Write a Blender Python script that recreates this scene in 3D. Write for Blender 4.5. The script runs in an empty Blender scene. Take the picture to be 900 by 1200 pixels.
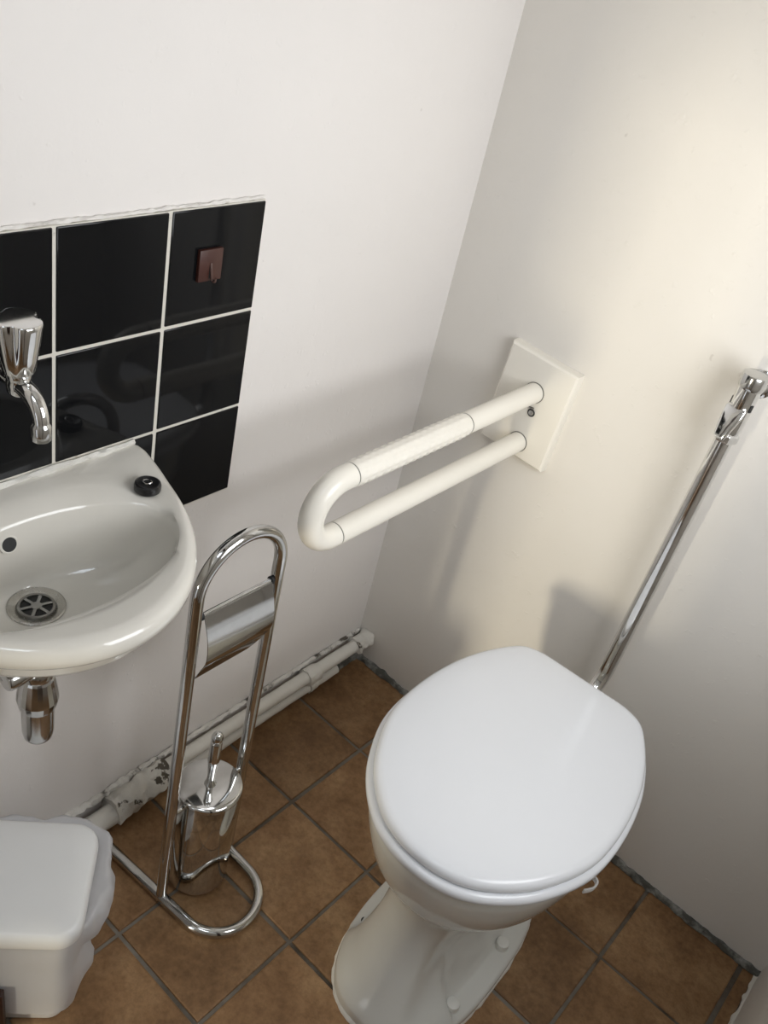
import bpy, bmesh, math, random
from mathutils import Vector, Matrix, noise
random.seed(7)
PI = math.pi
SC = bpy.context.scene
COL = SC.collection

# ------------------------------------------------------------------ camera
cam_d = bpy.data.cameras.new('camera')
cam = bpy.data.objects.new('camera', cam_d)
COL.objects.link(cam)
SC.camera = cam
FPX = 1074.41
cam_d.sensor_fit = 'VERTICAL'
cam_d.sensor_height = 36.0
cam_d.lens = FPX * 36.0 / 1200.0
cam_d.clip_start = 0.02
RX = Vector((0.73655834, 0.64428043, 0.20587504))
DN = Vector((0.50864339, -0.32698933, -0.79646712))
FW = Vector((-0.44582924, 0.69136148, -0.56855570))
M = Matrix.Identity(4)
for i in range(3):
    M[i][0] = RX[i]; M[i][1] = -DN[i]; M[i][2] = -FW[i]
M.translation = Vector((0.84746054, -1.33959690, 1.50362512))
cam.matrix_world = M

# ------------------------------------------------------------------ world, light, exposure
SC.view_settings.view_transform = 'Standard'
SC.view_settings.look = 'None'
SC.view_settings.gamma = 1.0
SC.view_settings.use_curve_mapping = False
SC.view_settings.exposure = 0.38
world = bpy.data.worlds.new('world')
SC.world = world
world.use_nodes = True
bg = world.node_tree.nodes['Background']
bg.inputs[0].default_value = (0.86, 0.92, 1.0, 1)
bg.inputs[1].default_value = 0.9


def area(name, loc, target, sx, sy, power, col):
    d = bpy.data.lights.new(name, 'AREA')
    d.shape = 'RECTANGLE'; d.size = sx; d.size_y = sy
    d.energy = power; d.color = col
    o = bpy.data.objects.new(name, d); COL.objects.link(o)
    o.location = loc
    o.rotation_euler = (Vector(target) - Vector(loc)).to_track_quat('-Z', 'Y').to_euler()
    return o


# daylight through the window in the right wall (outside the frame)
area('window_daylight', (1.14, -0.54, 1.26), (0.0, -0.40, 1.05), 0.60, 0.62, 6.6, (0.97, 0.985, 1.0))
# added cool fill that lifts the dark lower room, no known lamp there
area('added_cool_fill', (0.62, -1.62, 2.30), (0.50, -0.55, 0.30), 0.55, 0.40, 3.2, (0.80, 0.89, 1.0))
# warm daylight from the sunlit ground outside, through the added slit wall behind the camera
area('ground_bounce', (0.26, -4.4, 0.26), (0.36, 0.0, 0.70), 0.26, 0.40, 54.0, (1.0, 0.90, 0.68))

# ------------------------------------------------------------------ helpers
WM = {}


def wm(o):
    return WM.get(o.name, Matrix.Identity(4))


def thing(name, label, cat, loc=(0, 0, 0), rz=0.0, group=None):
    o = bpy.data.objects.new(name, None); COL.objects.link(o)
    o.empty_display_size = 0.05
    o.location = loc; o.rotation_euler = (0, 0, rz)
    o['label'] = label; o['category'] = cat
    if group: o['group'] = group
    WM[o.name] = Matrix.Translation(Vector(loc)) @ Matrix.Rotation(rz, 4, 'Z')
    return o


def tag(o, label, cat, group=None):
    o['label'] = label; o['category'] = cat
    if group: o['group'] = group
    return o


def build(name, bm, mat, parent=None, label=None, local=False, angle=40, kind=None):
    """link a bmesh (world coordinates unless local=True) as ONE mesh object"""
    if parent is not None and not local:
        bm.transform(wm(parent).inverted())
    lo = Vector((1e9,) * 3); hi = Vector((-1e9,) * 3)
    for v in bm.verts:
        for i in range(3):
            lo[i] = min(lo[i], v.co[i]); hi[i] = max(hi[i], v.co[i])
    c = (lo + hi) / 2
    bmesh.ops.translate(bm, verts=bm.verts, vec=-c)
    bmesh.ops.recalc_face_normals(bm, faces=bm.faces)
    me = bpy.data.meshes.new(name)
    bm.to_mesh(me); bm.free()
    me.shade_smooth()
    me.set_sharp_from_angle(angle=math.radians(angle))
    me.materials.append(mat)
    o = bpy.data.objects.new(name, me); COL.objects.link(o)
    o.location = c
    m = Matrix.Translation(c)
    if parent is not None:
        o.parent = parent
        m = wm(parent) @ m
    WM[o.name] = m
    if label: o['label'] = label
    if kind: o['kind'] = kind
    return o


def box(bm, lo, hi, bevel=0.0, seg=2, mat=None):
    r = bmesh.ops.create_cube(bm, size=1.0)
    vs = r['verts']
    s = [hi[i] - lo[i] for i in range(3)]; c = [(hi[i] + lo[i]) / 2 for i in range(3)]
    for v in vs:
        v.co = Vector((v.co.x * s[0] + c[0], v.co.y * s[1] + c[1], v.co.z * s[2] + c[2]))
    if bevel > 0:
        es = list({e for v in vs for e in v.link_edges})
        r = bmesh.ops.bevel(bm, geom=es, offset=bevel, segments=seg, affect='EDGES', profile=0.5)
        vs = list({v for f in r['faces'] for v in f.verts} | {v for v in vs if v.is_valid})
    if mat is not None:
        bmesh.ops.transform(bm, matrix=mat, verts=vs)
    return bm


def loft(bm, rings, cap0=True, cap1=True, closed=True, loop=False):
    R = [[bm.verts.new(p) for p in r] for r in rings]
    n = len(rings[0])
    pairs = list(zip(R[:-1], R[1:]))
    if loop: pairs.append((R[-1], R[0]))
    for a, b in pairs:
        for i in range(n if closed else n - 1):
            j = (i + 1) % n
            bm.faces.new((a[i], a[j], b[j], b[i]))
    if cap0 and not loop: bm.faces.new(list(reversed(R[0])))
    if cap1 and not loop: bm.faces.new(R[-1])
    return R


def lathe(bm, prof, origin=(0, 0, 0), axis=(0, 0, 1), seg=40):
    """prof: (t along axis, radius)"""
    a = Vector(axis).normalized()
    q = a.to_track_quat('Z', 'Y').to_matrix()
    o = Vector(origin)
    rings = []
    for t, r in prof:
        r = max(r, 1e-5)
        rings.append([o + q @ Vector((r * math.cos(2 * PI * i / seg), r * math.sin(2 * PI * i / seg), t)) for i in range(seg)])
    loft(bm, rings)
    return bm


def fillet(pts, rads, n=8):
    P = [Vector(p) for p in pts]
    out = [P[0]]
    for i in range(1, len(P) - 1):
        r = rads[i - 1] if isinstance(rads, (list, tuple)) else rads
        a = (P[i - 1] - P[i]).normalized(); b = (P[i + 1] - P[i]).normalized()
        ang = a.angle(b)
        if ang > PI - 0.01 or r <= 0:
            out.append(P[i]); continue
        d = r / math.tan(ang / 2)
        c = P[i] + (a + b).normalized() * (r / math.sin(ang / 2))
        s = P[i] + a * d - c; e = P[i] + b * d - c
        for k in range(n + 1):
            t = k / n
            w = s.angle(e)
            v = (math.sin((1 - t) * w) * s + math.sin(t * w) * e) / math.sin(w)
            out.append(c + v)
    out.append(P[-1])
    return out


def tube(bm, path, r, seg=20, caps=True):
    P = [Vector(p) for p in path]
    n = len(P)
    T = []
    for i in range(n):
        a = P[max(i - 1, 0)]; b = P[min(i + 1, n - 1)]
        T.append((b - a).normalized())
    up = Vector((0, 0, 1)) if abs(T[0].z) < 0.9 else Vector((1, 0, 0))
    N = (up - T[0] * up.dot(T[0])).normalized()
    rings = []
    for i in range(n):
        if i:
            N = (N - T[i] * N.dot(T[i])).normalized()
        B = T[i].cross(N)
        rr = r(i / (n - 1)) if callable(r) else r
        rings.append([P[i] + N * rr * math.cos(2 * PI * k / seg) + B * rr * math.sin(2 * PI * k / seg) for k in range(seg)])
    loft(bm, rings, caps, caps)
    return bm


def catmull(pts, sub=4):
    P = [Vector(p) for p in pts]; n = len(P); out = []
    for i in range(n):
        p0, p1, p2, p3 = P[i - 1], P[i], P[(i + 1) % n], P[(i + 2) % n]
        for k in range(sub):
            t = k / sub
            out.append(0.5 * ((2 * p1) + (p2 - p0) * t + (2 * p0 - 5 * p1 + 4 * p2 - p3) * t * t + (3 * p1 - p0 - 3 * p2 + p3) * t ** 3))
    return out


def sheet(bm, prof, v0, v1, thick, nv=6, trim=None):
    """extrude an open xz profile along y and give it thickness"""
    P = [Vector((p[0], 0, p[1])) for p in prof]
    n = len(P); offs = []
    for i in range(n):
        t = (P[min(i + 1, n - 1)] - P[max(i - 1, 0)]).normalized()
        offs.append(Vector((-t.z, 0, t.x)) * thick / 2)
    loop = [P[i] + offs[i] for i in range(n)] + [P[i] - offs[i] for i in reversed(range(n))]
    tr = list(trim or [0.0] * n); tr = tr + tr[::-1]
    rings = [[Vector((p.x, v0 + (v1 - tr[q] - v0) * k / nv, p.z)) for q, p in enumerate(loop)] for k in range(nv + 1)]
    loft(bm, rings)
    return bm


# ------------------------------------------------------------------ materials
def new_mat(name):
    m = bpy.data.materials.new(name); m.use_nodes = True
    nt = m.node_tree
    return m, nt, nt.nodes['Principled BSDF']


def node(nt, typ, **kw):
    n = nt.nodes.new(typ)
    for k, v in kw.items():
        setattr(n, k, v)
    return n


def noise_node(nt, scale, detail=4.0, rough=0.55, coord='Object'):
    tc = node(nt, 'ShaderNodeTexCoord')
    n = node(nt, 'ShaderNodeTexNoise')
    n.inputs['Scale'].default_value = scale
    n.inputs['Detail'].default_value = detail
    n.inputs['Roughness'].default_value = rough
    nt.links.new(tc.outputs[coord], n.inputs['Vector'])
    return n


def ramp(nt, src, stops):
    r = node(nt, 'ShaderNodeValToRGB')
    el = r.color_ramp.elements
    while len(el) < len(stops): el.new(0.5)
    for e, (p, c) in zip(el, stops):
        e.position = p; e.color = (*c, 1) if len(c) == 3 else c
    nt.links.new(src, r.inputs[0])
    return r


def bump(nt, bs, src, strength, dist=0.002):
    b = node(nt, 'ShaderNodeBump')
    b.inputs['Strength'].default_value = strength
    b.inputs['Distance'].default_value = dist
    nt.links.new(src, b.inputs['Height'])
    nt.links.new(b.outputs[0], bs.inputs['Normal'])
    return b


def simple(name, col, rough=0.4, metal=0.0, var=0.0, vscale=20, coat=0.0, bstr=0.0, bscale=60, spec=None):
    m, nt, bs = new_mat(name)
    bs.inputs['Roughness'].default_value = rough
    bs.inputs['Metallic'].default_value = metal
    if coat: bs.inputs['Coat Weight'].default_value = coat
    if spec is not None: bs.inputs['Specular IOR Level'].default_value = spec
    if var > 0:
        n = noise_node(nt, vscale)
        r = ramp(nt, n.outputs[0], [(0.3, tuple(c * (1 - var) for c in col)), (0.7, tuple(min(1, c * (1 + var * 0.4)) for c in col))])
        nt.links.new(r.outputs[0], bs.inputs['Base Color'])
    else:
        bs.inputs['Base Color'].default_value = (*col, 1)
    if bstr > 0:
        n2 = noise_node(nt, bscale, 3)
        bump(nt, bs, n2.outputs[0], bstr)
    return m


def wall_mat(name, col):
    m, nt, bs = new_mat(name)
    bs.inputs['Roughness'].default_value = 0.5
    bs.inputs['Specular IOR Level'].default_value = 0.3
    n = noise_node(nt, 3.0, 5)
    r = ramp(nt, n.outputs[0], [(0.3, tuple(c * 0.965 for c in col)), (0.7, col)])
    # small chips and specks
    n2 = noise_node(nt, 42.0, 2)
    sp = ramp(nt, n2.outputs[0], [(0.765, (1, 1, 1)), (0.80, (0.86, 0.85, 0.84))])
    mx = node(nt, 'ShaderNodeMix', data_type='RGBA', blend_type='MULTIPLY')
    mx.inputs[0].default_value = 1.0
    nt.links.new(r.outputs[0], mx.inputs[6]); nt.links.new(sp.outputs[0], mx.inputs[7])
    nt.links.new(mx.outputs[2], bs.inputs['Base Color'])
    n3 = noise_node(nt, 9.0, 6, 0.5)
    n4 = noise_node(nt, 75.0, 2, 0.5)
    r4 = ramp(nt, n4.outputs[0], [(0.66, (0, 0, 0)), (0.8, (1, 1, 1))])
    ad = node(nt, 'ShaderNodeMath', operation='MULTIPLY_ADD')
    nt.links.new(r4.outputs[0], ad.inputs[0]); ad.inputs[1].default_value = 0.22
    nt.links.new(n3.outputs[0], ad.inputs[2])
    bump(nt, bs, ad.outputs[0], 0.35, 0.006)
    return m


def floor_tile_mat():
    m, nt, bs = new_mat('brown_ceramic')
    oi = node(nt, 'ShaderNodeObjectInfo')
    tc = node(nt, 'ShaderNodeTexCoord')
    mul = node(nt, 'ShaderNodeMath', operation='MULTIPLY'); mul.inputs[1].default_value = 37.0
    nt.links.new(oi.outputs['Random'], mul.inputs[0])
    add = node(nt, 'ShaderNodeVectorMath', operation='ADD')
    nt.links.new(tc.outputs['Object'], add.inputs[0]); nt.links.new(mul.outputs[0], add.inputs[1])

    def nz(scale, detail, rough):
        n = node(nt, 'ShaderNodeTexNoise'); n.inputs['Scale'].default_value = scale
        n.inputs['Detail'].default_value = detail; n.inputs['Roughness'].default_value = rough
        nt.links.new(add.outputs[0], n.inputs['Vector']); return n
    n1 = nz(9.0, 6, 0.62)
    r1 = ramp(nt, n1.outputs[0], [(0.27, (0.170, 0.090, 0.039)), (0.5, (0.285, 0.162, 0.076)), (0.72, (0.43, 0.27, 0.138))])
    n2 = nz(90.0, 4, 0.7)
    r2 = ramp(nt, n2.outputs[0], [(0.3, (0.72, 0.70, 0.68)), (0.62, (1.06, 1.05, 1.04))])
    mx = node(nt, 'ShaderNodeMix', data_type='RGBA', blend_type='MULTIPLY'); mx.inputs[0].default_value = 1.0
    nt.links.new(r1.outputs[0], mx.inputs[6]); nt.links.new(r2.outputs[0], mx.inputs[7])
    hsv = node(nt, 'ShaderNodeHueSaturation')
    mr = node(nt, 'ShaderNodeMapRange')
    mr.inputs[3].default_value = 0.84; mr.inputs[4].default_value = 1.15
    nt.links.new(oi.outputs['Random'], mr.inputs[0]); nt.links.new(mr.outputs[0], hsv.inputs['Value'])
    nt.links.new(mx.outputs[2], hsv.inputs['Color'])
    nt.links.new(hsv.outputs[0], bs.inputs['Base Color'])
    bs.inputs['Roughness'].default_value = 0.5
    bs.inputs['Specular IOR Level'].default_value = 0.35
    bump(nt, bs, n2.outputs[0], 0.25, 0.001)
    return m


def patchy(name, ca, cb, scale, lo, hi, rough=0.7, bstr=0.5, detail=6):
    """colour ca broken by patches of cb"""
    m, nt, bs = new_mat(name)
    n = noise_node(nt, scale, detail, 0.6)
    r = ramp(nt, n.outputs[0], [(lo, ca), (hi, cb)])
    nt.links.new(r.outputs[0], bs.inputs['Base Color'])
    bs.inputs['Roughness'].default_value = rough
    bs.inputs['Specular IOR Level'].default_value = 0.3
    n2 = noise_node(nt, scale * 2.5, 4)
    bump(nt, bs, n2.outputs[0], bstr, 0.003)
    return m


def chrome_mat(name, col=(0.78, 0.78, 0.77), rough=0.07):
    m, nt, bs = new_mat(name)
    bs.inputs['Metallic'].default_value = 1.0
    n = noise_node(nt, 60, 3)
    r = ramp(nt, n.outputs[0], [(0.35, tuple(c * 0.93 for c in col)), (0.65, col)])
    nt.links.new(r.outputs[0], bs.inputs['Base Color'])
    rr = node(nt, 'ShaderNodeMapRange'); rr.inputs[3].default_value = rough * 0.7; rr.inputs[4].default_value = rough * 1.5
    nt.links.new(n.outputs[0], rr.inputs[0]); nt.links.new(rr.outputs[0], bs.inputs['Roughness'])
    return m


M_WL = wall_mat('left_wall_paint', (0.80, 0.765, 0.735))
M_WB = wall_mat('back_wall_paint', (0.775, 0.742, 0.69))
M_CEIL = wall_mat('ceiling_paint', (0.82, 0.81, 0.79))
M_TILE = floor_tile_mat()
M_GROUT = patchy('floor_grout', (0.085, 0.066, 0.046), (0.25, 0.225, 0.19), 6.0, 0.4, 0.62, 0.9, 0.6)
M_MORTAR = patchy('grey_mortar', (0.10, 0.098, 0.085), (0.33, 0.325, 0.30), 38.0, 0.45, 0.66, 0.9, 0.9)
M_EDGE = patchy('edge_plaster', (0.76, 0.73, 0.69), (0.40, 0.38, 0.34), 40.0, 0.6, 0.75, 0.8, 0.4)
M_BLACK = simple('black_glaze', (0.006, 0.0063, 0.007), 0.055, 0.0, coat=0.0, bstr=0.05, bscale=9, spec=0.22)
M_WGROUT = patchy('white_grout', (0.70, 0.67, 0.60), (0.34, 0.30, 0.24), 38.0, 0.62, 0.76, 0.8, 0.4)
M_PORC = simple('sink_porcelain', (0.70, 0.672, 0.612), 0.09, var=0.04, vscale=4, coat=0.3)
M_PAN = simple('pan_porcelain', (0.70, 0.695, 0.65), 0.10, var=0.04, vscale=4, coat=0.3)
M_SEAT = simple('seat_plastic', (0.80, 0.815, 0.845), 0.2, var=0.01, vscale=5)
M_CAP = simple('cap_plastic', (0.76, 0.75, 0.70), 0.3, var=0.03)
M_RAIL = simple('rail_nylon', (0.86, 0.82, 0.735), 0.26, var=0.015, vscale=6)
M_SEAM = simple('seam_rubber', (0.16, 0.15, 0.13), 0.6, var=0.1)
M_CHROME = chrome_mat('chrome')
M_CHROME3 = chrome_mat('stand_chrome', (0.62, 0.62, 0.61), 0.06)
M_CHROME2 = chrome_mat('dull_chrome', (0.60, 0.60, 0.59), 0.14)
M_STEEL = chrome_mat('satin_steel', (0.55, 0.54, 0.51), 0.24)
M_STEEL2 = chrome_mat('dark_strainer_steel', (0.27, 0.265, 0.25), 0.3)
M_DARK = simple('dark_recess', (0.012, 0.012, 0.012), 0.6, var=0.2)
M_RUBBER = simple('black_rubber', (0.012, 0.012, 0.013), 0.28, var=0.1)
M_BROWN = simple('brown_plastic', (0.055, 0.017, 0.012), 0.38, var=0.12, vscale=40)
M_HOOKP = simple('brown_prong', (0.10, 0.055, 0.045), 0.25, var=0.1)
M_CAULK = patchy('white_sealant', (0.74, 0.72, 0.67), (0.45, 0.42, 0.36), 60.0, 0.62, 0.75, 0.6, 0.6)
M_PIPE = patchy('peeling_pipe_paint', (0.70, 0.675, 0.62), (0.10, 0.085, 0.065), 17.0, 0.69, 0.72, 0.45, 0.5)
M_PIPEJ = patchy('badly_peeling_pipe_paint', (0.68, 0.655, 0.60), (0.09, 0.075, 0.055), 26.0, 0.605, 0.63, 0.5, 0.9)
M_CRACK = patchy('cracked_plaster', (0.68, 0.655, 0.61), (0.10, 0.085, 0.07), 24.0, 0.56, 0.64, 0.8, 1.0)
M_BIN = simple('bin_plastic', (0.80, 0.80, 0.79), 0.3, var=0.02, vscale=7)
M_WOOD = simple('dark_door_wood', (0.032, 0.010, 0.006), 0.4, var=0.3, vscale=14)
M_FRAME = simple('window_frame_paint', (0.8, 0.8, 0.78), 0.4, var=0.03)


def film_mat(name, col, alpha, transl):
    m, nt, bs = new_mat(name)
    nt.nodes.remove(bs)
    out = nt.nodes['Material Output']
    p = node(nt, 'ShaderNodeBsdfPrincipled'); p.inputs['Base Color'].default_value = (*col, 1); p.inputs['Roughness'].default_value = 0.3
    t = node(nt, 'ShaderNodeBsdfTranslucent'); t.inputs[0].default_value = (*col, 1)
    mx = node(nt, 'ShaderNodeMixShader'); mx.inputs[0].default_value = transl
    nt.links.new(p.outputs[0], mx.inputs[1]); nt.links.new(t.outputs[0], mx.inputs[2])
    tr = node(nt, 'ShaderNodeBsdfTransparent')
    m2 = node(nt, 'ShaderNodeMixShader'); m2.inputs[0].default_value = alpha
    nt.links.new(tr.outputs[0], m2.inputs[1]); nt.links.new(mx.outputs[0], m2.inputs[2])
    nt.links.new(m2.outputs[0], out.inputs[0])
    return m


M_BAG = film_mat('thin_bag_film', (0.80, 0.80, 0.82), 0.80, 0.35)
M_CLEAR = film_mat('clear_plastic', (0.85, 0.85, 0.84), 0.62, 0.3)

# ------------------------------------------------------------------ room shell
W = 1.037      # inner width
YF = -1.10     # inner face of the front wall
H = 2.35


def structure(name, bm, mat, parent=None, angle=40):
    return build(name, bm, mat, parent, kind='structure', angle=angle)


bm = bmesh.new(); box(bm, (-0.12, -2.02, -0.12), (1.157, 0.12, -0.0035))
floor = structure('floor', bm, M_GROUT)
bm = bmesh.new(); box(bm, (-0.12, -1.22, -0.0035), (0.0, 0.0, H))
wall_left = structure('wall_left', bm, M_WL)
bm = bmesh.new(); box(bm, (-0.12, 0.0, -0.0035), (1.157, 0.12, H))
wall_back = structure('wall_back', bm, M_WB)
# right wall with a window opening
WY0, WY1, WZ0, WZ1 = -0.87, -0.21, 0.94, 1.60
bm = bmesh.new()
box(bm, (W, -1.22, -0.0035), (W + 0.12, WY0, H)); box(bm, (W, WY1, -0.0035), (W + 0.12, 0.0, H))
box(bm, (W, WY0, -0.0035), (W + 0.12, WY1, WZ0)); box(bm, (W, WY0, WZ1), (W + 0.12, WY1, H))
wall_right = structure('wall_right', bm, M_WB)
# front wall with the doorway the photograph is taken through
DX0, DX1, DZ = 0.12, 1.037, 2.02
bm = bmesh.new()
box(bm, (0.0, YF - 0.1, -0.0035), (DX0, YF, H)); box(bm, (DX0, YF - 0.1, DZ), (W, YF, H))
structure('wall_front', bm, M_WB)
bm = bmesh.new(); box(bm, (-0.12, -2.02, H), (1.157, 0.12, H + 0.1))
structure('ceiling', bm, M_CEIL)
# unseen added lobby: side walls, and a far wall whose slit shapes the warm band
bm = bmesh.new(); box(bm, (-0.12, -2.02, -0.0035), (0.0, -1.22, H)); structure('wall_lobby_left', bm, M_WB)
bm = bmesh.new(); box(bm, (W, -2.02, -0.0035), (W + 0.12, -1.22, H)); structure('wall_lobby_right', bm, M_WB)
OX0, OX1, OZ1 = 0.235, 0.425, 0.93
bm = bmesh.new()
box(bm, (0.0, -2.02, -0.0035), (OX0, -1.90, H)); box(bm, (OX1, -2.02, -0.0035), (W, -1.90, H)); box(bm, (OX0, -2.02, OZ1), (OX1, -1.90, H))
structure('wall_added_slit', bm, M_WB)
bm = bmesh.new()
box(bm, (DX0, -1.20, 0.0), (DX0 + .03, -1.116 + 0.024, DZ)); box(bm, (1.012, -1.20, 0.0), (W, -1.116 + 0.024, DZ))
box(bm, (DX0 + .03, -1.20, DZ - 0.025), (1.012, -1.116 + 0.024, DZ))
bmesh.ops.translate(bm, verts=bm.verts, vec=(0, -0.012, 0))
structure('door_1', bm, M_WOOD)
bm = bmesh.new()
for lo, hi in (((W + .03, WY0, WZ0), (W + .08, WY0 + .035, WZ1)), ((W + .03, WY1 - .035, WZ0), (W + .08, WY1, WZ1)),
               ((W + .03, WY0 + .035, WZ0), (W + .08, WY1 - .035, WZ0 + .035)), ((W + .03, WY0 + .035, WZ1 - .035), (W + .08, WY1 - .035, WZ1))):
    box(bm, lo, hi)
structure('window_1', bm, M_FRAME)

# floor tiles, each one an object under the floor
PT = 0.2
GX0, GY0 = 0.005, -0.003


def tile_mesh(w, d, t=0.011, ch=0.0022, name='floor_tile'):
    b = bmesh.new()
    def rect(hw, hd, z): return [Vector((-hw, -hd, z)), Vector((hw, -hd, z)), Vector((hw, hd, z)), Vector((-hw, hd, z))]
    loft(b, [rect(w / 2, d / 2, -t), rect(w / 2, d / 2, -ch), rect(w / 2 - ch * 0.4, d / 2 - ch * 0.4, -ch * 0.3), rect(w / 2 - ch * 1.6, d / 2 - ch * 1.6, 0)])
    bmesh.ops.recalc_face_normals(b, faces=b.faces)
    me = bpy.data.meshes.new(name); b.to_mesh(me); b.free()
    return me


me_full = tile_mesh(0.1935, 0.1935); me_full.materials.append(M_TILE)
me_cut = tile_mesh(0.022, 0.1935); me_cut.materials.append(M_TILE)
floor_c = Vector(floor.location)
for i in range(6):
    for j in range(10):
        me = me_full if i < 5 else me_cut
        cx = GX0 + PT * i + (0.1 if i < 5 else 0.017)
        cy = GY0 - PT * j - 0.1
        o = bpy.data.objects.new('floor_tile', me); COL.objects.link(o)
        o.parent = floor
        o.location = Vector((cx + random.uniform(-.0006, .0006), cy + random.uniform(-.0006, .0006), random.uniform(-0.0004, 0.0003))) - floor_c
        o.rotation_euler = (random.uniform(-.0015, .0015), random.uniform(-.0015, .0015), random.uniform(-.003, .003))


# ragged mortar strips where the floor meets the walls
def bead(bm, p0, p1, r, seg=7, n=90, jit=0.35, seed=0, squash=1.0):
    p0 = Vector(p0); p1 = Vector(p1); d = (p1 - p0).normalized()
    s = d.cross(Vector((0, 0, 1))).normalized(); u = Vector((0, 0, 1))
    rings = []
    for k in range(n + 1):
        c = p0 + (p1 - p0) * k / n
        ring = []
        for i in range(seg):
            a = 2 * PI * i / seg
            q = noise.noise(Vector((k * 0.35 + seed, i * 0.9, seed * 1.7)))
            q2 = noise.noise(Vector((k * 0.09 + seed, 5.0, i * 0.3)))
            rr = r * (1 + jit * q + jit * 0.8 * q2)
            ring.append(c + s * rr * math.cos(a) + u * rr * squash * math.sin(a))
        rings.append(ring)
    loft(bm, rings)
    return bm


bm = bmesh.new(); bead(bm, (0.0, -0.003, 0.003), (W, -0.003, 0.003), 0.0088, seed=3, jit=0.6, n=200)
structure('trim_1', bm, M_MORTAR)
bm = bmesh.new(); bead(bm, (0.010, 0.0, 0.001), (0.010, YF, 0.001), 0.0105, seed=9, jit=0.5, n=140)
structure('trim_2', bm, M_MORTAR)
bm = bmesh.new(); bead(bm, (W - 0.001, 0.0, 0.002), (W - 0.001, YF, 0.002), 0.0045, seed=5, jit=0.7, n=200)
structure('trim_3', bm, M_WGROUT)

# black wall tiles round the sink
TP, TY, TZ = 0.153, -0.490, 1.1232
NC, NR = 4, 3
tc_bm = bmesh.new()
box(tc_bm, (-0.002, TY - TP * NC - 0.002, TZ - TP * NR - 0.001), (0.0052, TY - 0.0012, TZ - 0.001))
grout = build('tile_grout', tc_bm, M_WGROUT, wall_left)
def bevel_tile():
    b = bmesh.new(); box(b, (0, -0.0740, -0.0740), (0.0072, 0.0740, 0.0740), 0.0013, 2)
    bmesh.ops.recalc_face_normals(b, faces=b.faces)
    me = bpy.data.meshes.new('black_tile'); b.to_mesh(me); b.free(); me.materials.append(M_BLACK)
    me.shade_smooth(); me.set_sharp_from_angle(angle=math.radians(20))
    return me
me_bt = bevel_tile()
wlc = Vector(wall_left.location)
for i in range(NC):
    for j in range(NR):
        o = bpy.data.objects.new('black_tile', me_bt); COL.objects.link(o); o.parent = wall_left
        dy = 0.0022 if i == 0 else 0.0
        o.location = Vector((random.uniform(-.0003, .0003), TY - TP * (i + .5) + dy * 0.5, TZ - TP * (j + .5))) - wlc
        o.rotation_euler = (random.uniform(-.002, .002), random.uniform(-.003, .003), random.uniform(-.004, .004))
# ragged plaster along the top of the tiles
bm = bmesh.new(); bead(bm, (0.002, TY, TZ + 0.001), (0.002, TY - TP * NC, TZ + 0.001), 0.0024, seed=21, jit=0.7, n=220)
build('tile_edge_plaster', bm, M_EDGE, wall_left)

# ------------------------------------------------------------------ toilet (local frame: origin on the floor, -y is the front)
toilet = thing('toilet', 'white floor standing toilet with closed lid by the back wall', 'toilet', (0.565, -0.400, 0), 0.048)
NS = 128


def section(cx, hw, yf, yb, z, p=2.0, pb=None):
    yf += 0.4; yb += 0.4
    yc = (yf + yb) / 2; hy = (yb - yf) / 2
    out = []
    for i in range(NS):
        a = 2 * PI * i / NS
        c, s = math.cos(a), math.sin(a)
        q = (pb or p) if s > 0 else p
        out.append(Vector((cx + hw * math.copysign(abs(c) ** (2 / q), c), yc + hy * math.copysign(abs(s) ** (2 / q), s), z)))
    return out


half = [(-.157, .036), (-.157, .068), (-.1595, .088), (-.167, .108), (-.179, .1215), (-.195, .132), (-.215, .143), (-.245, .1565), (-.29, .171), (-.345, .1805),
        (-.40, .1835), (-.45, .180), (-.492, .1685), (-.537, .147), (-.567, .1265), (-.594, .100), (-.616, .069), (-.628, .035)]
outl = [(hw, y + 0.4, 0) for y, hw in half] + [(0, -.2315, 0)] + [(-hw, y + 0.4, 0) for y, hw in reversed(half)] + [(0, .243, 0)]
OUT = catmull(outl, 3)
LC = Vector((0, 0.02, 0))


def lid_ring(off, z, scale=1.0):
    n = len(OUT); r = []
    for i in range(n):
        t = (OUT[(i + 1) % n] - OUT[i - 1]).normalized()
        nr = Vector((-t.y, t.x, 0))
        if nr.dot(OUT[i] - LC) < 0: nr = -nr
        p = LC + (OUT[i] + nr * off - LC) * scale
        r.append(Vector((p.x, p.y, z)))
    return r


bm = bmesh.new()
def smooth(a, b, x):
    t = max(0.0, min(1.0, (x - a) / (b - a)))
    return t * t * (3 - 2 * t)


def column(cx, hw, yf, yb, z, p, inl, inr, wfr=0.0):
    """section with the fixing ledges cut into both sides behind the front curve"""
    out = []
    for q in section(cx, hw, yf, yb, z, p):
        w = smooth(-.124, -.096, q.y) if q.x > cx else smooth(-.124, -.094, q.y)
        if q.x > cx: w = max(w, wfr)
        k = abs(q.x - cx) / hw
        d = (inr if q.x > cx else inl) * w * smooth(.35, .9, k)
        out.append(Vector((q.x - math.copysign(d, q.x - cx), q.y, z)))
    return out


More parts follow.
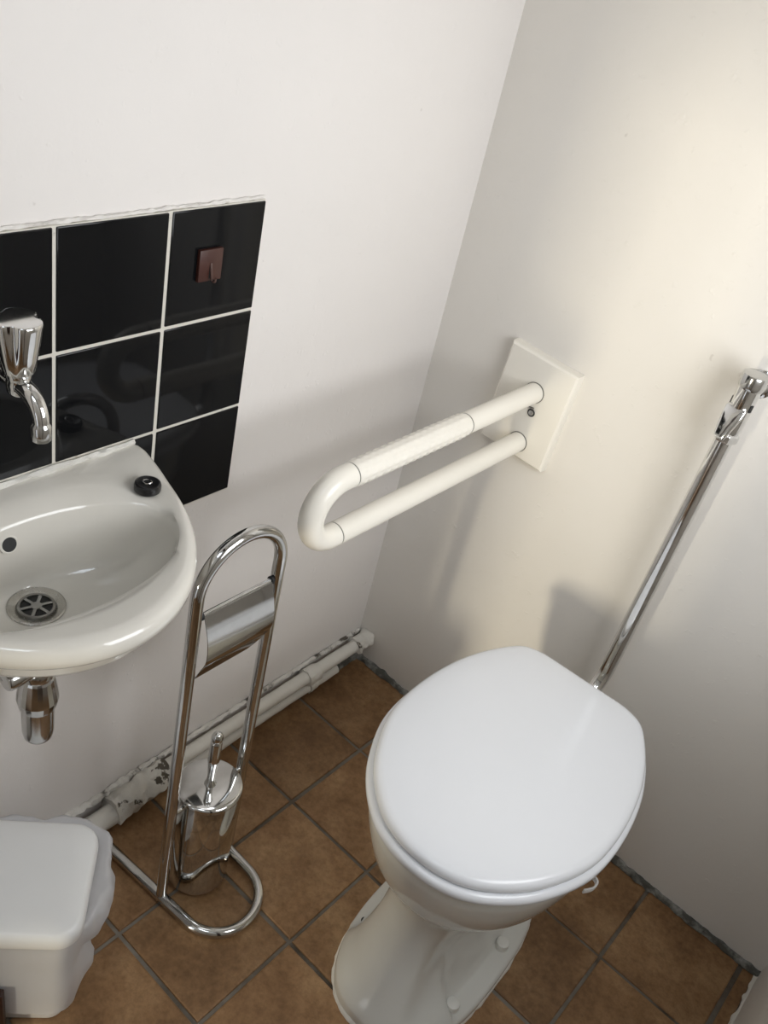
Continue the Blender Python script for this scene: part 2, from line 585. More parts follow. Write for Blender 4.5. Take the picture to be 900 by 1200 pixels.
pan_rings = [
    section(.008, .126, -.622, -.17, 0.000, 2.6), section(.008, .126, -.622, -.17, 0.016, 2.6), section(.008, .1254, -.6215, -.171, 0.0225, 2.6),
    column(.008, .1248, -.621, -.173, 0.0255, 2.6, .003, .005), column(.008, .1243, -.6205, -.174, 0.0265, 2.6, .016, .031), column(.008, .1235, -.6195, -.175, 0.030, 2.6, .0185, .0345, .06),
    column(.0065, .1180, -.611, -.176, 0.042, 2.5, .018, .0365, .55), column(.004, .1095, -.595, -.178, 0.070, 2.35, .014, .038, .85), column(-.001, .0985, -.572, -.18, 0.120, 2.2, .008, .030, 1.0),
    column(-.003, .0920, -.551, -.178, 0.175, 2.15, .003, .014, 1.0), section(-.002, .0935, -.546, -.172, 0.220, 2.2), section(0, .100, -.550, -.168, 0.246, 2.15),
section(0, .114, -.559, -.165, 0.264, 2.15), section(0, .135, -.575, -.160, 0.282, 2.1),
    section(0, .151, -.591, -.157, 0.306, 2.1), section(0, .163, -.605, -.155, 0.334, 2.1), section(0, .172, -.617, -.152, 0.372, 2.1),
    section(0, .178, -.626, -.150, 0.410, 2.1), section(0, .180, -.629, -.148, 0.434, 2.1), section(0, .177, -.626, -.150, 0.442, 2.1), section(0, .170, -.618, -.155, 0.445, 2.1),
    section(0, .140, -.585, -.20, 0.444, 2.1), section(0, .132, -.577, -.21, 0.432, 2.1), section(0, .125, -.56, -.22, 0.36, 2.1), section(0, .08, -.48, -.26, 0.25, 2.0), section(0, .04, -.40, -.30, 0.20, 2.0)]
loft(bm, pan_rings)
pan = build('pan', bm, M_PAN, toilet, local=True, angle=60)
bm = bmesh.new()
ro = [lid_ring(o, z) for o, z in ((.000, .4455), (.006, .4465), (.0085, .4500), (.0085, .4570), (.006, .4615), (.000, .4632))]
ri = [lid_ring(0, .4632, .66), lid_ring(0, .459, .645), lid_ring(0, .4455, .65)]
loft(bm, ro + ri, loop=True)
build('seat', bm, M_SEAT, toilet, local=True, angle=50)
bm = bmesh.new()
lr = [lid_ring(o, z, s) for o, z, s in ((-.004, .4645, 1), (0, .4658, 1), (.0012, .470, 1), (.0008, .4755, 1), (-.0016, .4798, 1), (-.0055, .4825, 1), (-.012, .4842, 1),
                                        (-.012, .4858, .85), (-.012, .4872, .6), (-.012, .488, .3), (-.012, .4882, .06))]
loft(bm, lr)
build('lid', bm, M_SEAT, toilet, local=True, angle=60)
for sx in (-1, 1):
    bm = bmesh.new(); lathe(bm, [(-.018, .009), (.018, .009)], (sx * .055, .248, .458), (1, 0, 0), 16)
    lathe(bm, [(0, .013), (.012, .013)], (sx * .055, .236, .4455), (0, 0, 1), 20)
    build('hinge', bm, M_SEAT, toilet, local=True)
MI = Matrix.Translation((0.565, -0.4, 0)) @ Matrix.Rotation(0.048, 4, 'Z')
for (wx, wy) in ((0.669, -0.345), (0.6715, -0.4945)):
    bm = bmesh.new(); lathe(bm, [(0.0185, .0118), (.036, .0118), (.0395, .0108), (.0408, .0085), (.0412, 0)], (wx, wy, 0), (0, 0, 1), 24)
    build('bolt_cap', bm, M_CAP, toilet)
bm = bmesh.new(); lathe(bm, [(.022, .0075), (.0262, .0075), (.0262, .004), (.0262, 0)], (0.4745, -0.492, 0), (0, 0, 1), 16)
build('bolt_hole', bm, M_DARK, toilet, label='dark empty bolt hole in the foot flange')
# ragged bead of sealant round the foot
bm = bmesh.new()
rings = []
base = section(.008, .126, -.622, -.17, 0, 2.6)
for lev, (off, z) in enumerate(((-.004, -.0005), (.0030, -.0005), (.0025, .002), (.0002, .006), (-.004, .008))):
    r = []
    for i, p in enumerate(base):
        d = Vector((p.x - .008, p.y - .0, 0)).normalized()
        q = noise.noise(Vector((p.x * 70, p.y * 70, 3.1))) + 0.5 * noise.noise(Vector((p.x * 160, p.y * 160, 1.1)))
        r.append(Vector((p.x, p.y, 0)) + d * (off + (0.0026 * q if 0 < lev < 4 else 0)) + Vector((0, 0, z * (1 + 0.5 * q if lev > 1 else 1))))
    rings.append(r)
loft(bm, rings, cap0=False, cap1=False, loop=True)
build('sealant', bm, M_CAULK, toilet, local=True, label='ragged bead of white sealant round the foot')
# inlet horn at the back of the pan for the flush pipe
bm = bmesh.new(); lathe(bm, [(-.03, .030), (.024, .030), (.028, .027), (.028, .018)], (0.0, .255, .385), (0, 1, 0), 28)
build('inlet', bm, M_PAN, toilet, local=True)

# clear plastic hanger clipped on the rim
bm = bmesh.new()
def ribbon(bm, pts, w, th, updir):
    P = [Vector(p) for p in pts]; n = len(P); rings = []
    up = Vector(updir).normalized()
    for i in range(n):
        t = (P[min(i + 1, n - 1)] - P[max(i - 1, 0)]).normalized()
        s = t.cross(up).normalized() * th / 2
        u = up * w / 2
        rings.append([P[i] + s + u, P[i] - s + u, P[i] - s - u, P[i] + s - u])
    loft(bm, rings)
hp = catmull([(0.7290, -0.4560, 0.4300), (0.7400, -0.4440, 0.4300), (0.7500, -0.4330, 0.4290), (0.7590, -0.4345, 0.4270), (0.7600, -0.4450, 0.4250), (0.7520, -0.4580, 0.4230), (0.7400, -0.4700, 0.4210)], 5)[:-9]
ribbon(bm, hp, 0.0075, 0.0026, (0.05, 0.05, 1))
tag(build('rim_hanger', bm, M_CLEAR, angle=60), 'small clear plastic hook clipped under the toilet seat rim', 'hook')

# ------------------------------------------------------------------ flush pipe with its push lever valve
fp = thing('flush_pipe', 'upright chrome flush pipe with lever valve on back wall behind toilet', 'pipe', (0.556, -0.05, 0.40))
PX, PY = 0.5585, -0.050
bm = bmesh.new()
tube(bm, fillet([(PX + .002, PY, 0.93), (PX - .004, PY, 0.385), (PX - .006, -0.118, 0.385)], 0.055, 12), 0.0136, 28)
build('pipe', bm, M_CHROME, fp)
VX = PX + .003
bm = bmesh.new(); lathe(bm, [(.924, .0138), (.925, .0160), (.928, .0178), (.937, .0178), (.940, .0160), (.943, .0145)], (VX, PY, 0), (0, 0, 1), 6)
build('nut', bm, M_CHROME, fp, angle=20)
bm = bmesh.new(); lathe(bm, [(.938, .0140), (.944, .0162), (1.018, .0168)], (VX, PY, 0), (0, 0, 1), 36)
build('valve_body', bm, M_CHROME, fp)
bm = bmesh.new(); lathe(bm, [(1.012, .0170), (1.0135, .0184), (1.017, .0190), (1.031, .0190), (1.0335, .0184), (1.0345, .0170), (1.0350, .010), (1.0351, 0)], (VX, PY, 0), (0, 0, 1), 40)
build('valve_cap', bm, M_CHROME2, fp, label='dull chrome top cap')
bm = bmesh.new(); lathe(bm, [(0.0, .0150), (.024, .0150), (.0245, .0135), (.049, .0135)], (VX, 0, 1.006), (0, -1, 0), 32)
lathe(bm, [(0.0, .021), (.004, .021), (.007, .016)], (VX, 0, 1.006), (0, -1, 0), 36)
build('wall_elbow', bm, M_CHROME, fp)
LA = 262
for da in (-74, 74):
    bm = bmesh.new(); box(bm, (-.0025, -.0012, -.0055), (.0025, .0012, .0055))
    a = math.radians(LA + da)
    bm.transform(Matrix.Translation((VX + .0163 * math.cos(a), PY + .0163 * math.sin(a), .9865)) @ Matrix.Rotation(a + PI / 2, 4, 'Z'))
    build('lever_slot', bm, M_DARK, fp, label='black slot beside the lever')
bm = bmesh.new()
a = math.radians(LA)
dirv = Vector((math.cos(a), math.sin(a), 0)); sd = Vector((-math.sin(a), math.cos(a), 0))
c0 = Vector((VX, PY, 0))
secs = []
for t, out, th, hw in ((0, .0165, .0020, .0150), (.06, .0178, .0035, .0158), (.3, .0208, .0048, .0150), (.6, .0248, .0054, .0122), (.85, .0280, .0054, .0098), (.96, .0292, .0048, .0086), (1.0, .0290, .0026, .0066)):
    z = .984 - .050 * t
    ring = []
    for k in range(20):
        b = 2 * PI * k / 20
        cx_, sy_ = math.cos(b), math.sin(b)
        ring.append(c0 + dirv * (out + th * math.copysign(abs(sy_) ** .5, sy_) - .004) + sd * hw * math.copysign(abs(cx_) ** .5, cx_) + Vector((0, 0, z)))
    secs.append(ring)
loft(bm, secs)
build('lever', bm, M_CHROME, fp, angle=50)

# ------------------------------------------------------------------ fold up grab rail
rail = thing('grab_rail', 'cream white hinged grab rail on a square plate on back wall', 'grab rail', (0.232, 0, 0.78))
bm = bmesh.new()
box(bm, (-.069, -.021, -.097), (.069, 0.0, .097), 0.0)
fr = [f for f in bm.faces if f.normal.y < -0.9] or [min(bm.faces, key=lambda f: f.calc_center_median().y)]
es = [e for e in fr[0].edges]
bmesh.ops.bevel(bm, geom=es, offset=0.009, segments=3, affect='EDGES', profile=0.6)
bm.transform(Matrix.Translation((0.2275, 0, 0.7935)) @ Matrix.Rotation(math.radians(2.2), 4, 'Y'))
build('wall_plate', bm, M_RAIL, rail, angle=22)
RXc, ZU, ZL, RR = 0.233, 0.8265, 0.7270, 0.0178
yj = -0.5065
bm = bmesh.new(); tube(bm, [(RXc, -0.018, ZU), (RXc, -0.2245, ZU)], RR, 32)
build('upper_tube', bm, M_RAIL, rail)
bm = bmesh.new()
# grip sleeve with rows of small raised pads
NG, NA = 80, 48
rings = []
for i in range(NG + 1):
    y = -0.2265 - (0.489 - 0.2265) * i / NG
    e = min(i, NG - i)
    rr0 = RR + (0.0006 if e > 0 else -0.0004)
    ring = []
    for k in range(NA):
        aa = 2 * PI * k / NA
        pad = 0.0012 if (e > 2 and (i % 5) in (1, 2, 3) and (k % 4) in (1, 2)) else 0.0
        ring.append(Vector((RXc + (rr0 + pad) * math.cos(aa), y, ZU + (rr0 + pad) * math.sin(aa))))
    rings.append(ring)
loft(bm, rings)
build('grip_sleeve', bm, M_RAIL, rail, angle=60, label='cream sleeve with small raised grip pads')
bm = bmesh.new()
R2 = (ZU - ZL) / 2
arc = [Vector((RXc, -0.4915, ZU))]
arc += [Vector((RXc, yj - R2 * math.sin(PI * t / 24), (ZU + ZL) / 2 + R2 * math.cos(PI * t / 24))) for t in range(25)]
arc += [Vector((RXc, -0.4985, ZL))]
tube(bm, arc, RR, 32)
build('end_bend', bm, M_RAIL, rail)
bm = bmesh.new(); tube(bm, [(RXc, -0.018, ZL), (RXc, -0.4965, ZL)], RR, 32)
build('lower_tube', bm, M_RAIL, rail)
for y, z in ((-0.2255, ZU), (-0.4903, ZU), (-0.4975, ZL)):
    bm = bmesh.new(); tube(bm, [(RXc, y - .0014, z), (RXc, y + .0014, z)], RR - .0006, 32)
    build('joint_seam', bm, M_SEAM, rail, label='thin dark seam between tube pieces')
for z in (ZU, ZL):
    bm = bmesh.new(); tube(bm, [(RXc, -0.0195, z), (RXc, -0.0222, z)], RR + .0012, 32)
    build('tube_seat', bm, M_SEAM, rail, label='thin dark seam where tube meets plate')
bm = bmesh.new(); lathe(bm, [(.019, .0055), (.0225, .0055), (.024, .0045), (.0245, 0)], (0.2400, 0, 0.7905), (0, -1, 0), 20)
sc_ = build('screw', bm, M_CHROME2, rail)
bm = bmesh.new(); lathe(bm, [(.0215, .0062), (.0222, .0075), (.0228, .0062)], (0.2400, 0, 0.7905), (0, -1, 0), 20)
build('washer', bm, M_DARK, rail, label='black washer under the screw')
bm = bmesh.new(); tube(bm, [(0.243, -.0235, .800), (0.226, -.0235, .7995)], .0019, 8)
build('hinge_pin', bm, M_CHROME2, rail)

# ------------------------------------------------------------------ sink
SY = -0.8785
sink = thing('sink', 'small white wall hung sink below the black tiles', 'sink', (0.0, SY, 0.74))
NA = 120
DC = (0.105, 0.0)


def r_outer(th, A, B, pback=18.0, x0=0.0):
    """ray length from DC to the half ellipse x^2/A^2 + y^2/B^2 = 1, x > x0"""
    c, s = math.cos(th), math.sin(th)
    a = (c / A) ** 2 + (s / B) ** 2
    b = 2 * DC[0] * c / A ** 2
    cc = (DC[0] / A) ** 2 - 1
    re = (-b + math.sqrt(b * b - 4 * a * cc)) / (2 * a)
    if c < -1e-6:
        rp = (DC[0] - x0) / -c
        re = (re ** -pback + rp ** -pback) ** (-1 / pback)
    return re


def r_inner(th, cx, A, B, p):
    """ray length from DC to a superellipse centred (cx, 0)"""
    lo, hi = 0.0, 0.5
    c, s = math.cos(th), math.sin(th)
    for _ in range(40):
        m = (lo + hi) / 2
        v = abs((DC[0] + m * c - cx) / A) ** p + abs(m * s / B) ** p
        if v < 1: lo = m
        else: hi = m
    return lo


def sink_ring(fn, z):
    out = []
    for i in range(NA):
        th = 2 * PI * i / NA
        r = fn(th)
        zz = z(DC[0] + r * math.cos(th), r * math.sin(th)) if callable(z) else z
        out.append(Vector((DC[0] + r * math.cos(th), SY + r * math.sin(th), zz)))
    return out


def lerp_fn(f, g, t): return lambda th: f(th) * (1 - t) + g(th) * t
def deck(dz):
    return lambda x, y: 0.800 + dz + 0.012 * max(0.0, min(1.0, (0.09 - x) / 0.07))
O = lambda A, B, x0=0.0015: (lambda th: r_outer(th, A, B, x0=x0))
INN = lambda cx, A, B, p=2.5: (lambda th: r_inner(th, cx, A, B, p))
rings = [
    sink_ring(INN(.095, .036, .036, 2), .678), sink_ring(INN(.095, .06, .075, 2), .680), sink_ring(INN(.108, .098, .122, 2.1), .698), sink_ring(O(.234, .166), .719), sink_ring(O(.263, .1885), .738), sink_ring(O(.2735, .197), .752),
    sink_ring(O(.2765, .1995), .765), sink_ring(O(.2785, .2010), .7680), sink_ring(O(.2815, .2035), .7690), sink_ring(O(.2855, .2070), .7715), sink_ring(O(.2890, .2095), .777), sink_ring(O(.2900, .2102), deck(-.016)), sink_ring(O(.2888, .2094), deck(-.008)), sink_ring(O(.2850, .2066), deck(-.003)), sink_ring(O(.279, .202), deck(0)),
    sink_ring(O(.2735, .198), deck(.0008)), sink_ring(O(.2675, .1935), deck(.0006)),
    sink_ring(lerp_fn(O(.263, .190), INN(.145, .085, .156, 2.1), .5), deck(-.0005)),
    sink_ring(INN(.145, .0865, .157, 2.1), .7975), sink_ring(INN(.145, .0835, .153, 2.1), .792), sink_ring(INN(.145, .0812, .150, 2.1), .782), sink_ring(INN(.144, .079, .144, 2.1), .764),
    sink_ring(INN(.140, .076, .134, 2.2), .744), sink_ring(INN(.133, .071, .117, 2.2), .724), sink_ring(INN(.123, .064, .094, 2.1), .707), sink_ring(INN(.110, .052, .064, 2.0), .697), sink_ring(INN(.100, .037, .039, 2.0), .692), sink_ring(INN(.0975, .0335, .0335, 2.0), .6905)]
bm = bmesh.new(); loft(bm, rings)
build('basin', bm, M_PORC, sink, angle=70)
WX = 0.0975
bm = bmesh.new(); lathe(bm, [(.688, .0345), (.6925, .0345), (.6935, .0325), (.6925, .030), (.6905, .022), (.6895, .021)], (WX, SY, 0), (0, 0, 1), 40)
waste = build('waste', bm, M_STEEL, sink, label='satin steel waste fitting')
bm = bmesh.new(); lathe(bm, [(.6885, .0212), (.6908, .0212), (.6910, 0)], (WX, SY, 0), (0, 0, 1), 32)
build('waste_hole', bm, M_DARK, waste)
bm = bmesh.new()
lathe(bm, [(.6895, .0065), (.6930, .0065), (.6935, .0)], (WX, SY, 0), (0, 0, 1), 20)
for k in range(6):
    a = k * PI / 3 + .25
    box(bm, (0.004, -.0019, .6900), (.0215, .0019, .6928), 0, mat=Matrix.Translation((WX, SY, 0)) @ Matrix.Rotation(a, 4, 'Z'))
# outer collar of the strainer
lathe(bm, [(.6895, .0185), (.6932, .0190), (.6938, .0205), (.6932, .0222), (.690, .0225)], (WX, SY, 0), (0, 0, 1), 36)
build('strainer', bm, M_STEEL2, waste)
# overflow hole in the back of the bowl
on = Vector((1.0, 0, 0.36)).normalized()
OVL = (.0655, SY - .0150, .7735)
bm = bmesh.new(); lathe(bm, [(-.006, .0085), (.0016, .0088), (.0022, .0098), (.0012, .0118), (-.006, .0120)], OVL, on, 28)
ovf = build('overflow', bm, M_PORC, sink)
bm = bmesh.new(); lathe(bm, [(-.003, .0090), (.0017, .0090), (.0018, 0)], OVL, on, 24)
build('overflow_hole', bm, M_DARK, ovf)
bm = bmesh.new(); bead(bm, (.0085, SY + .200, .8135), (.0085, SY - .200, .8135), .0048, seed=2, jit=.4, n=90)
build('sealant', bm, M_CAULK, sink, label='ragged white sealant bead along the wall')

# sink plug resting on the rim
plug = thing('sink_plug', 'round black rubber plug resting on right rear corner of sink', 'plug', (0.092, -0.7185, 0.8015))
bm = bmesh.new(); lathe(bm, [(.8012, .0150), (.8030, .0168), (.8095, .0172), (.8125, .0162), (.8135, .0140), (.8122, .0115), (.8120, 0)], (.092, -.7185, 0), (0, 0, 1), 36)
build('disc', bm, M_RUBBER, plug)
bm = bmesh.new()
rp = [Vector((.092 + .0052 * math.cos(t) * (1.0 if math.cos(t) > 0 else 1.5), -.7185 + .0052 * math.sin(t), .8138 + .0012 * math.cos(t))) for t in [2 * PI * k / 24 for k in range(25)]]
tube(bm, rp, .0009, 8)
build('pull_ring', bm, M_CHROME, plug)

# tap
TYc = -0.8895
tap = thing('tap', 'chrome wall tap with lobed handle above the sink', 'tap', (0, TYc, 1.0))
TX = 0.088
bm = bmesh.new()
rings = []
for z, r, lob in ((1.0135, .0150, .03), (1.015, .0158, .04), (1.030, .0188, .07), (1.050, .0218, .10), (1.0660, .0240, .12), (1.0695, .0243, .125), (1.0708, .0239, .125), (1.0714, .0234, .125), (1.0717, .0227, .124), (1.0718, .0215, .122), (1.0718, .0190, .12), (1.0718, .010, .06), (1.0718, .0006, 0)):
    ring = []
    for k in range(72):
        t = 2 * PI * k / 72
        rr = r * (1.03 - 1.7 * lob * ((1 - math.cos(3 * t - .89)) / 2) ** 5)
        ring.append(Vector((TX + rr * math.cos(t), TYc + rr * math.sin(t), z)))
    rings.append(ring)
loft(bm, rings)
build('handle', bm, M_CHROME, tap, angle=35)
bm = bmesh.new(); lathe(bm, [(.986, .006), (.9875, .0095), (.991, .0120), (1.000, .0126), (1.006, .0124), (1.008, .0134), (1.013, .0134), (1.0145, .012)], (TX, TYc, 0), (0, 0, 1), 36)
lathe(bm, [(.007, .0125), (.0885, .0115)], (0, TYc, 1.002), (1, 0, 0), 32)
build('body', bm, M_CHROME, tap)
bm = bmesh.new(); lathe(bm, [(.0068, .026), (.010, .0258), (.015, .022), (.017, .0135), (.0172, .012)], (0, TYc, 1.002), (1, 0, 0), 36)
build('wall_flange', bm, M_CHROME, tap)
bm = bmesh.new()
sp = fillet([(TX + .004, TYc, .999), (TX + .025, TYc, .998), (TX + .0400, TYc, .984), (TX + .0400, TYc, .966)], [.03, .025], 8)
tube(bm, sp, lambda t: .0098 - .0016 * t, 24)
build('spout', bm, M_CHROME, tap)
bm = bmesh.new(); lathe(bm, [(.9535, .0085), (.9535, .0096), (.9545, .0104), (.9700, .0104), (.9715, .0096), (.9740, .0082)], (TX + .0400, TYc, 0), (0, 0, 1), 28)
build('aerator', bm, M_CHROME2, tap)

# bottle trap under the sink
trap = thing('bottle_trap', 'dull chrome bottle trap hanging under the sink', 'pipe', (WX, SY, 0.44))
bm = bmesh.new(); lathe(bm, [(.580, .0152), (.6785, .0152)], (WX, SY, 0), (0, 0, 1), 32)
build('tailpipe', bm, M_CHROME2, trap)
bm = bmesh.new(); lathe(bm, [(.572, .0155), (.572, .0202), (.577, .0212), (.583, .0200), (.585, .0158)], (WX, SY, 0), (0, 0, 1), 32)
build('collar', bm, M_CHROME2, trap)
bm = bmesh.new(); lathe(bm, [(.514, .020), (.516, .0238), (.521, .0252), (.531, .0270), (.537, .0266), (.555, .0238), (.568, .0215), (.572, .0195), (.573, .016)], (WX, SY, 0), (0, 0, 1), 22)
build('trap_nut', bm, M_CHROME2, trap, angle=12)
bm = bmesh.new(); lathe(bm, [(.4490, 0), (.4495, .010), (.4515, .0150), (.4570, .0188), (.465, .0205), (.477, .0210), (.517, .0213)], (WX, SY, 0), (0, 0, 1), 40)
build('trap_cup', bm, M_CHROME2, trap)
bm = bmesh.new()
tube(bm, fillet([(WX, SY - .004, .590), (WX + .002, SY - .036, .590), (0.0, SY - .050, .590)], .012, 6), .0115, 24)
lathe(bm, [(.008, .0125), (.028, .0140), (.043, .0140), (.046, .0125), (.047, .009), (.047, 0)], (WX, SY, .590), (.05, -1, 0), 28)
build('outlet', bm, M_CHROME2, trap)

# ------------------------------------------------------------------ brown hook stuck on the tile
hk = thing('adhesive_hook', 'small brown stick on hook on the upper right black tile', 'hook', (0.0072, -0.5785, 1.049))
bm = bmesh.new(); box(bm, (.0068, -.5975, 1.0280), (.0128, -.5600, 1.0700), .0012, 2)
bk = build('backplate', bm, M_BROWN, hk)
bm = bmesh.new(); box(bm, (.0122, -.5808, 1.0315), (.01315, -.5778, 1.0480))
build('slot', bm, M_DARK, bk)
bm = bmesh.new()
tube(bm, fillet([(.0122, -.5786, 1.0520), (.0150, -.5786, 1.038), (.0165, -.5786, 1.0290), (.0230, -.5786, 1.0300), (.0235, -.5786, 1.036)], [.01, .004, .003], 5), lambda t: .0017 - .0003 * t, 10)
build('prong', bm, M_HOOKP, hk)

# ------------------------------------------------------------------ pipes along the left wall
sk = thing('skirting_pipe', 'white painted heating pipes with peeling paint along left wall floor', 'pipe', (0.03, -0.5, 0.0))
def rough_tube(bm, p0, p1, r, jit, seed, n=60, seg=18):
    return bead(bm, p0, p1, r, seg=seg, n=n, jit=jit, seed=seed)
bm = bmesh.new(); rough_tube(bm, (.027, -.62, .066), (.027, -.022, .068), .0142, .05, 4)
build('upper_pipe', bm, M_PIPE, sk)
bm = bmesh.new(); rough_tube(bm, (.0265, -.62, .026), (.0265, -.10, .029), .0115, .12, 8)
build('lower_pipe', bm, M_PIPE, sk)
bm = bmesh.new(); rough_tube(bm, (.032, YF, .040), (.032, -.665, .040), .0200, .08, 12)
build('wide_pipe', bm, M_PIPE, sk, label='thicker white pipe nearest the bin')
bm = bmesh.new(); rough_tube(bm, (.029, -.695, .046), (.029, -.575, .060), .0265, .32, 15, 26, 16)
build('joint', bm, M_PIPEJ, sk, label='lumpy joint with flaking paint and dark rust')
bm = bmesh.new(); rough_tube(bm, (.027, -.205, .066), (.027, -.170, .066), .0200, .15, 30, 8)
rough_tube(bm, (.027, -.190, .030), (.027, -.165, .030), .0150, .25, 33, 8)
build('coupling', bm, M_PIPE, sk)
bm = bmesh.new(); rough_tube(bm, (.028, -.048, .070), (.028, -.002, .072), .0190, .35, 41, 12)
build('wall_collar', bm, M_PIPEJ, sk)
bm = bmesh.new(); bead(bm, (.006, YF, .062), (.004, -.62, .070), .0075, seed=51, jit=.7, n=150)
bead(bm, (.006, -.62, .078), (.004, -.01, .080), .0048, seed=57, jit=.7, n=150)
build('cracked_filler', bm, M_CRACK, sk, label='cracked filler with dark gaps along the wall')

# ------------------------------------------------------------------ chrome toilet roll and brush stand
st = thing('toilet_roll_stand', 'chrome tube stand with roll cover and brush pot beside left wall', 'stand', (0.2, -0.64, 0))
UX, YA, YB = 0.200, -0.7140, -0.5655
TR = 0.0095
zt = 0.7645
bm = bmesh.new()
ra = (YB - YA) / 2
up = [Vector((UX, YA, .012))] + [Vector((UX, (YA + YB) / 2 - ra * math.cos(PI * t / 28), zt - ra + ra * math.sin(PI * t / 28))) for t in range(29)] + [Vector((UX, YB, .012))]
tube(bm, up, TR, 24)
build('hoop', bm, M_CHROME3, st)
bm = bmesh.new()
bp = [(0.0575, -.727, TR), (.250, -.7125, TR)]
# U shaped foot: long leg, round front, short leg
cxf, rf = .262, .0705
cyf = (-.7115 + -.5705) / 2
bp = [Vector((0.0575, -.7260, TR))] + [Vector((cxf + rf * math.sin(PI * t / 28), cyf - rf * math.cos(PI * t / 28), TR)) for t in range(29)] + [Vector((.196, -.5690, TR))]
tube(bm, bp, TR, 24)
build('foot', bm, M_CHROME3, st)
bm = bmesh.new(); tube(bm, [(UX, YA + .004, .656), (UX, YB - .004, .656)], .0038, 14)
build('roll_bar', bm, M_CHROME3, st)
for y in (YA, YB):
    bm = bmesh.new(); tube(bm, [(UX, y + (.0095 if y == YA else -.0095), .656), (UX, y + (.0125 if y == YA else -.0125), .656)], .0062, 16)
    build('bar_bush', bm, M_DARK, st, label='black bush at the bar end')
bm = bmesh.new()
prof = []
for px_, pz_ in ((.2042, .6565), (.2080, .645), (.2130, .631), (.2142, .627), (.2172, .612), (.2188, .598), (.2190, .586), (.2172, .577), (.2130, .566), (.2080, .554), (.2030, .5425), (.1995, .535)):
    prof.append((px_, pz_))
sheet(bm, prof, -.7010, -.5790, .0014, 6, [0, 0, 0, 0, 0, 0, .0005, .0015, .005, .010, .016, .024])
build('roll_cover', bm, M_CHROME3, st, angle=60)
# brush pot
CX, CY, CR = .203, -.6395, .0515
bm = bmesh.new(); lathe(bm, [(.0125, 0), (.0125, .047), (.0145, .0505), (.018, CR), (.242, CR), (.2435, CR - .0012), (.242, CR - .002), (.030, CR - .002), (.030, 0)], (CX, CY, 0), (0, 0, 1), 56)
build('brush_pot', bm, M_CHROME3, st)
for y0, y1 in ((YA + .008, CY - CR + .001), (YB - .008, CY + CR - .001)):
    bm = bmesh.new(); tube(bm, [(CX - .001, y0, .236), (CX - .001, y1, .236)], .0042, 14)
    build('pot_bracket', bm, M_CHROME3, st)
br = thing('toilet_brush', 'toilet brush with chrome handle and round lid standing in pot', 'brush', (CX, CY, .245))
bm = bmesh.new(); lathe(bm, [(.2440, 0), (.2440, .0520), (.2455, .0535), (.2490, .0535), (.2515, .0520), (.2530, .0480), (.2540, .030), (.2546, .012), (.2548, 0)], (CX, CY, 0), (0, 0, 1), 56)
build('lid', bm, M_CHROME3, br)
bm = bmesh.new(); lathe(bm, [(.2535, .0100), (.2555, .0098), (.2600, .0078), (.266, .0066), (.280, .0064), (.306, .0086), (.311, .0094), (.314, .0096), (.354, .0094), (.3575, .0084), (.3590, .0074), (.3610, .0084), (.3650, .0094), (.3695, .0092), (.3745, .0072), (.3775, .0040), (.3782, 0)], (CX, CY, 0), (0, 0, 1), 36)
build('handle', bm, M_CHROME3, br)
bm = bmesh.new(); lathe(bm, [(.040, .010), (.045, .030), (.11, .032), (.12, .006), (.2440, .005)], (CX, CY, 0), (0, 0, 1), 20)
build('brush_head', bm, M_BIN, br)

# ------------------------------------------------------------------ bin with its liner
B0 = Vector((0.1645, -0.9485, 0))
bn = thing('waste_bin', 'small white plastic bin with rounded lid below the sink', 'bin', B0, math.radians(46.0))


def rrect(hx, hy, r, z, n=8, cx=0.0, cy=0.0):
    out = []
    for sx, sy, a0 in ((1, 1, 0), (-1, 1, PI / 2), (-1, -1, PI), (1, -1, 3 * PI / 2)):
        for k in range(n + 1):
            a = a0 + (PI / 2) * k / n
            out.append(Vector((cx + sx * (hx - r) + r * math.cos(a), cy + sy * (hy - r) + r * math.sin(a), z)))
    return out


BH = 0.262
bm = bmesh.new()
loft(bm, [rrect(.066, .062, .022, 0.001), rrect(.070, .066, .024, .005), rrect(.082, .079, .026, BH - .02), rrect(.083, .080, .026, BH - .004), rrect(.081, .078, .026, BH - .004), rrect(.070, .066, .024, .02)])
build('body', bm, M_BIN, bn, local=True)
bm = bmesh.new()
loft(bm, [rrect(.091, .087, .030, BH - .017), rrect(.0940, .0900, .032, BH - .0165), rrect(.0950, .0910, .033, BH - .010), rrect(.0945, .0905, .033, BH + .002), rrect(.0915, .0875, .032, BH + .009), rrect(.087, .083, .031, BH + .0115),
          rrect(.06, .057, .022, BH + .0140), rrect(.03, .028, .01, BH + .0155), rrect(.004, .004, .001, BH + .0158)])
build('lid', bm, M_BIN, bn, local=True, angle=60)
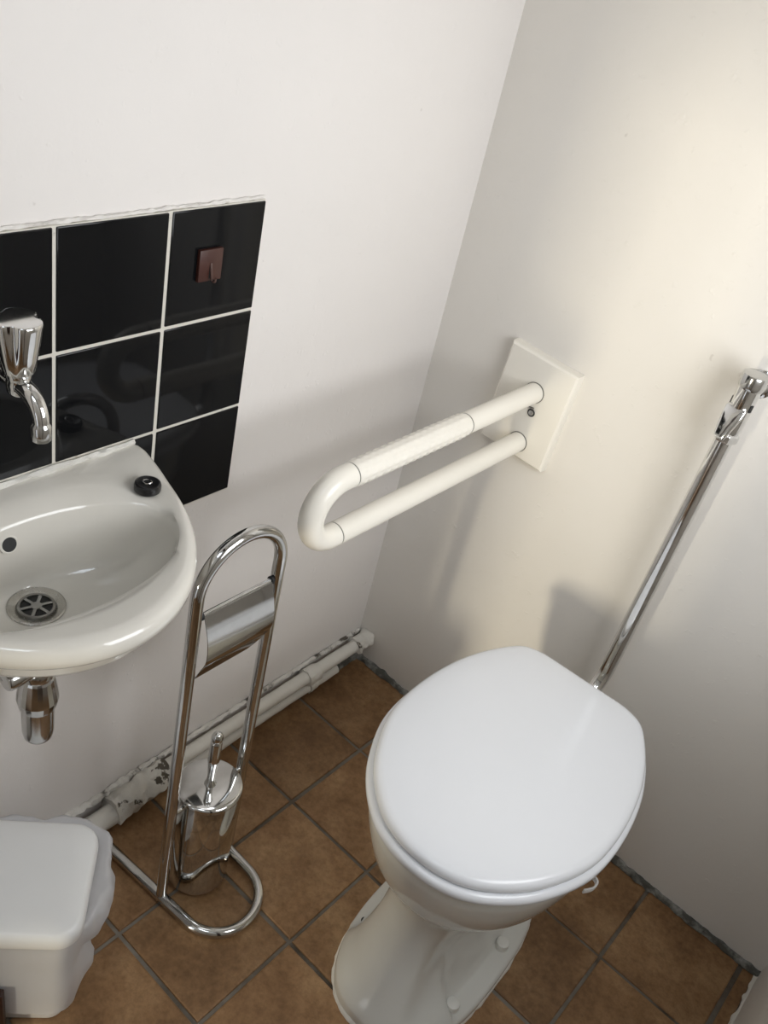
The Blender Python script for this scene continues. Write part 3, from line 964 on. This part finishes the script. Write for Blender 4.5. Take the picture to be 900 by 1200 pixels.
# liner bag puffed out under the lid
bm = bmesh.new()
rr0 = rrect(.084, .081, .027, 0, n=8)
per = [(rr0[i], rr0[(i + 1) % len(rr0)]) for i in range(len(rr0))]
tot = sum((b - a).length for a, b in per)
base = []
for k in range(150):
    d = tot * k / 150
    for a, b in per:
        L = (b - a).length
        if d <= L:
            base.append(a + (b - a) * (d / L)); break
        d -= L
NBp = len(base)
lv = [(BH - .0205, .0, 0), (BH - .0200, .45, 0), (BH - .0130, .76, 0), (BH - .0145, .93, 0), (BH - .026, 1.06, 0), (BH - .045, 1.0, 0), (BH - .066, .78, 0), (BH - .084, .42, 0), (BH - .100, .10, .0), (BH - .115, .0, .35), (BH - .140, .0, 1.0), (BH - .170, .0, .95), (BH - .195, 0, .5), (BH - .212, 0, 0.05)]
rings = []
for li, (z, f1, f2) in enumerate(lv):
    ring = []
    for i, p in enumerate(base):
        s = i / NBp
        d = Vector((p.x, p.y, 0)).normalized()
        ang = math.atan2(p.y, p.x)
        w = noise.noise(Vector((math.cos(ang) * 3.3, math.sin(ang) * 3.3, z * 14)))
        w2 = noise.noise(Vector((math.cos(ang) * 5.5, math.sin(ang) * 5.5, z * 16 + 4)))
        k1 = (.030 + .014 * w + .009 * w2 + .012 * math.exp(-((ang - math.radians(8)) / .5) ** 2) + .006 * math.exp(-((ang - math.radians(75)) / .5) ** 2)) * (0.12 + 0.88 * math.exp(-max(0, abs(ang - math.radians(52)) - 1.20) ** 2 / .04))
        g = math.exp(-((ang - math.radians(-12)) / .34) ** 2)
        k2 = (.021 + .006 * w2) * g
        tz = 0.008 * w2 * (1 if 3 < li else 0)
        if li in (2, 3): tz = (BH - .0205 - z) * (1 - max(0.0, min(1.0, (k1 - .017) / .008)))
        ring.append(p + d * (max(0, k1) * f1 + k2 * f2 + .001) + Vector((0, 0, z + tz)))
    rings.append(ring)
loft(bm, rings, False, False)
tag(build('bin_liner', bm, M_BAG, None, angle=80), 'thin white plastic bag bulging out from under the bin lid', 'bag')
lb = bpy.data.objects['bin_liner']
lb.matrix_world = wm(bn) @ Matrix.Translation(lb.location)

# ------------------------------------------------------------------ dark board at the left edge of the view
bm = bmesh.new()
box(bm, (-.060, -.006, 0.001), (0.0, .006, .13), .0015, 2)
bm.transform(Matrix.Translation((.2262, -1.0165, 0)) @ Matrix.Rotation(math.radians(43), 4, 'Z'))
tag(build('upright_board', bm, M_WOOD, None), 'dark red brown wooden board standing upright in front of the bin', 'board')
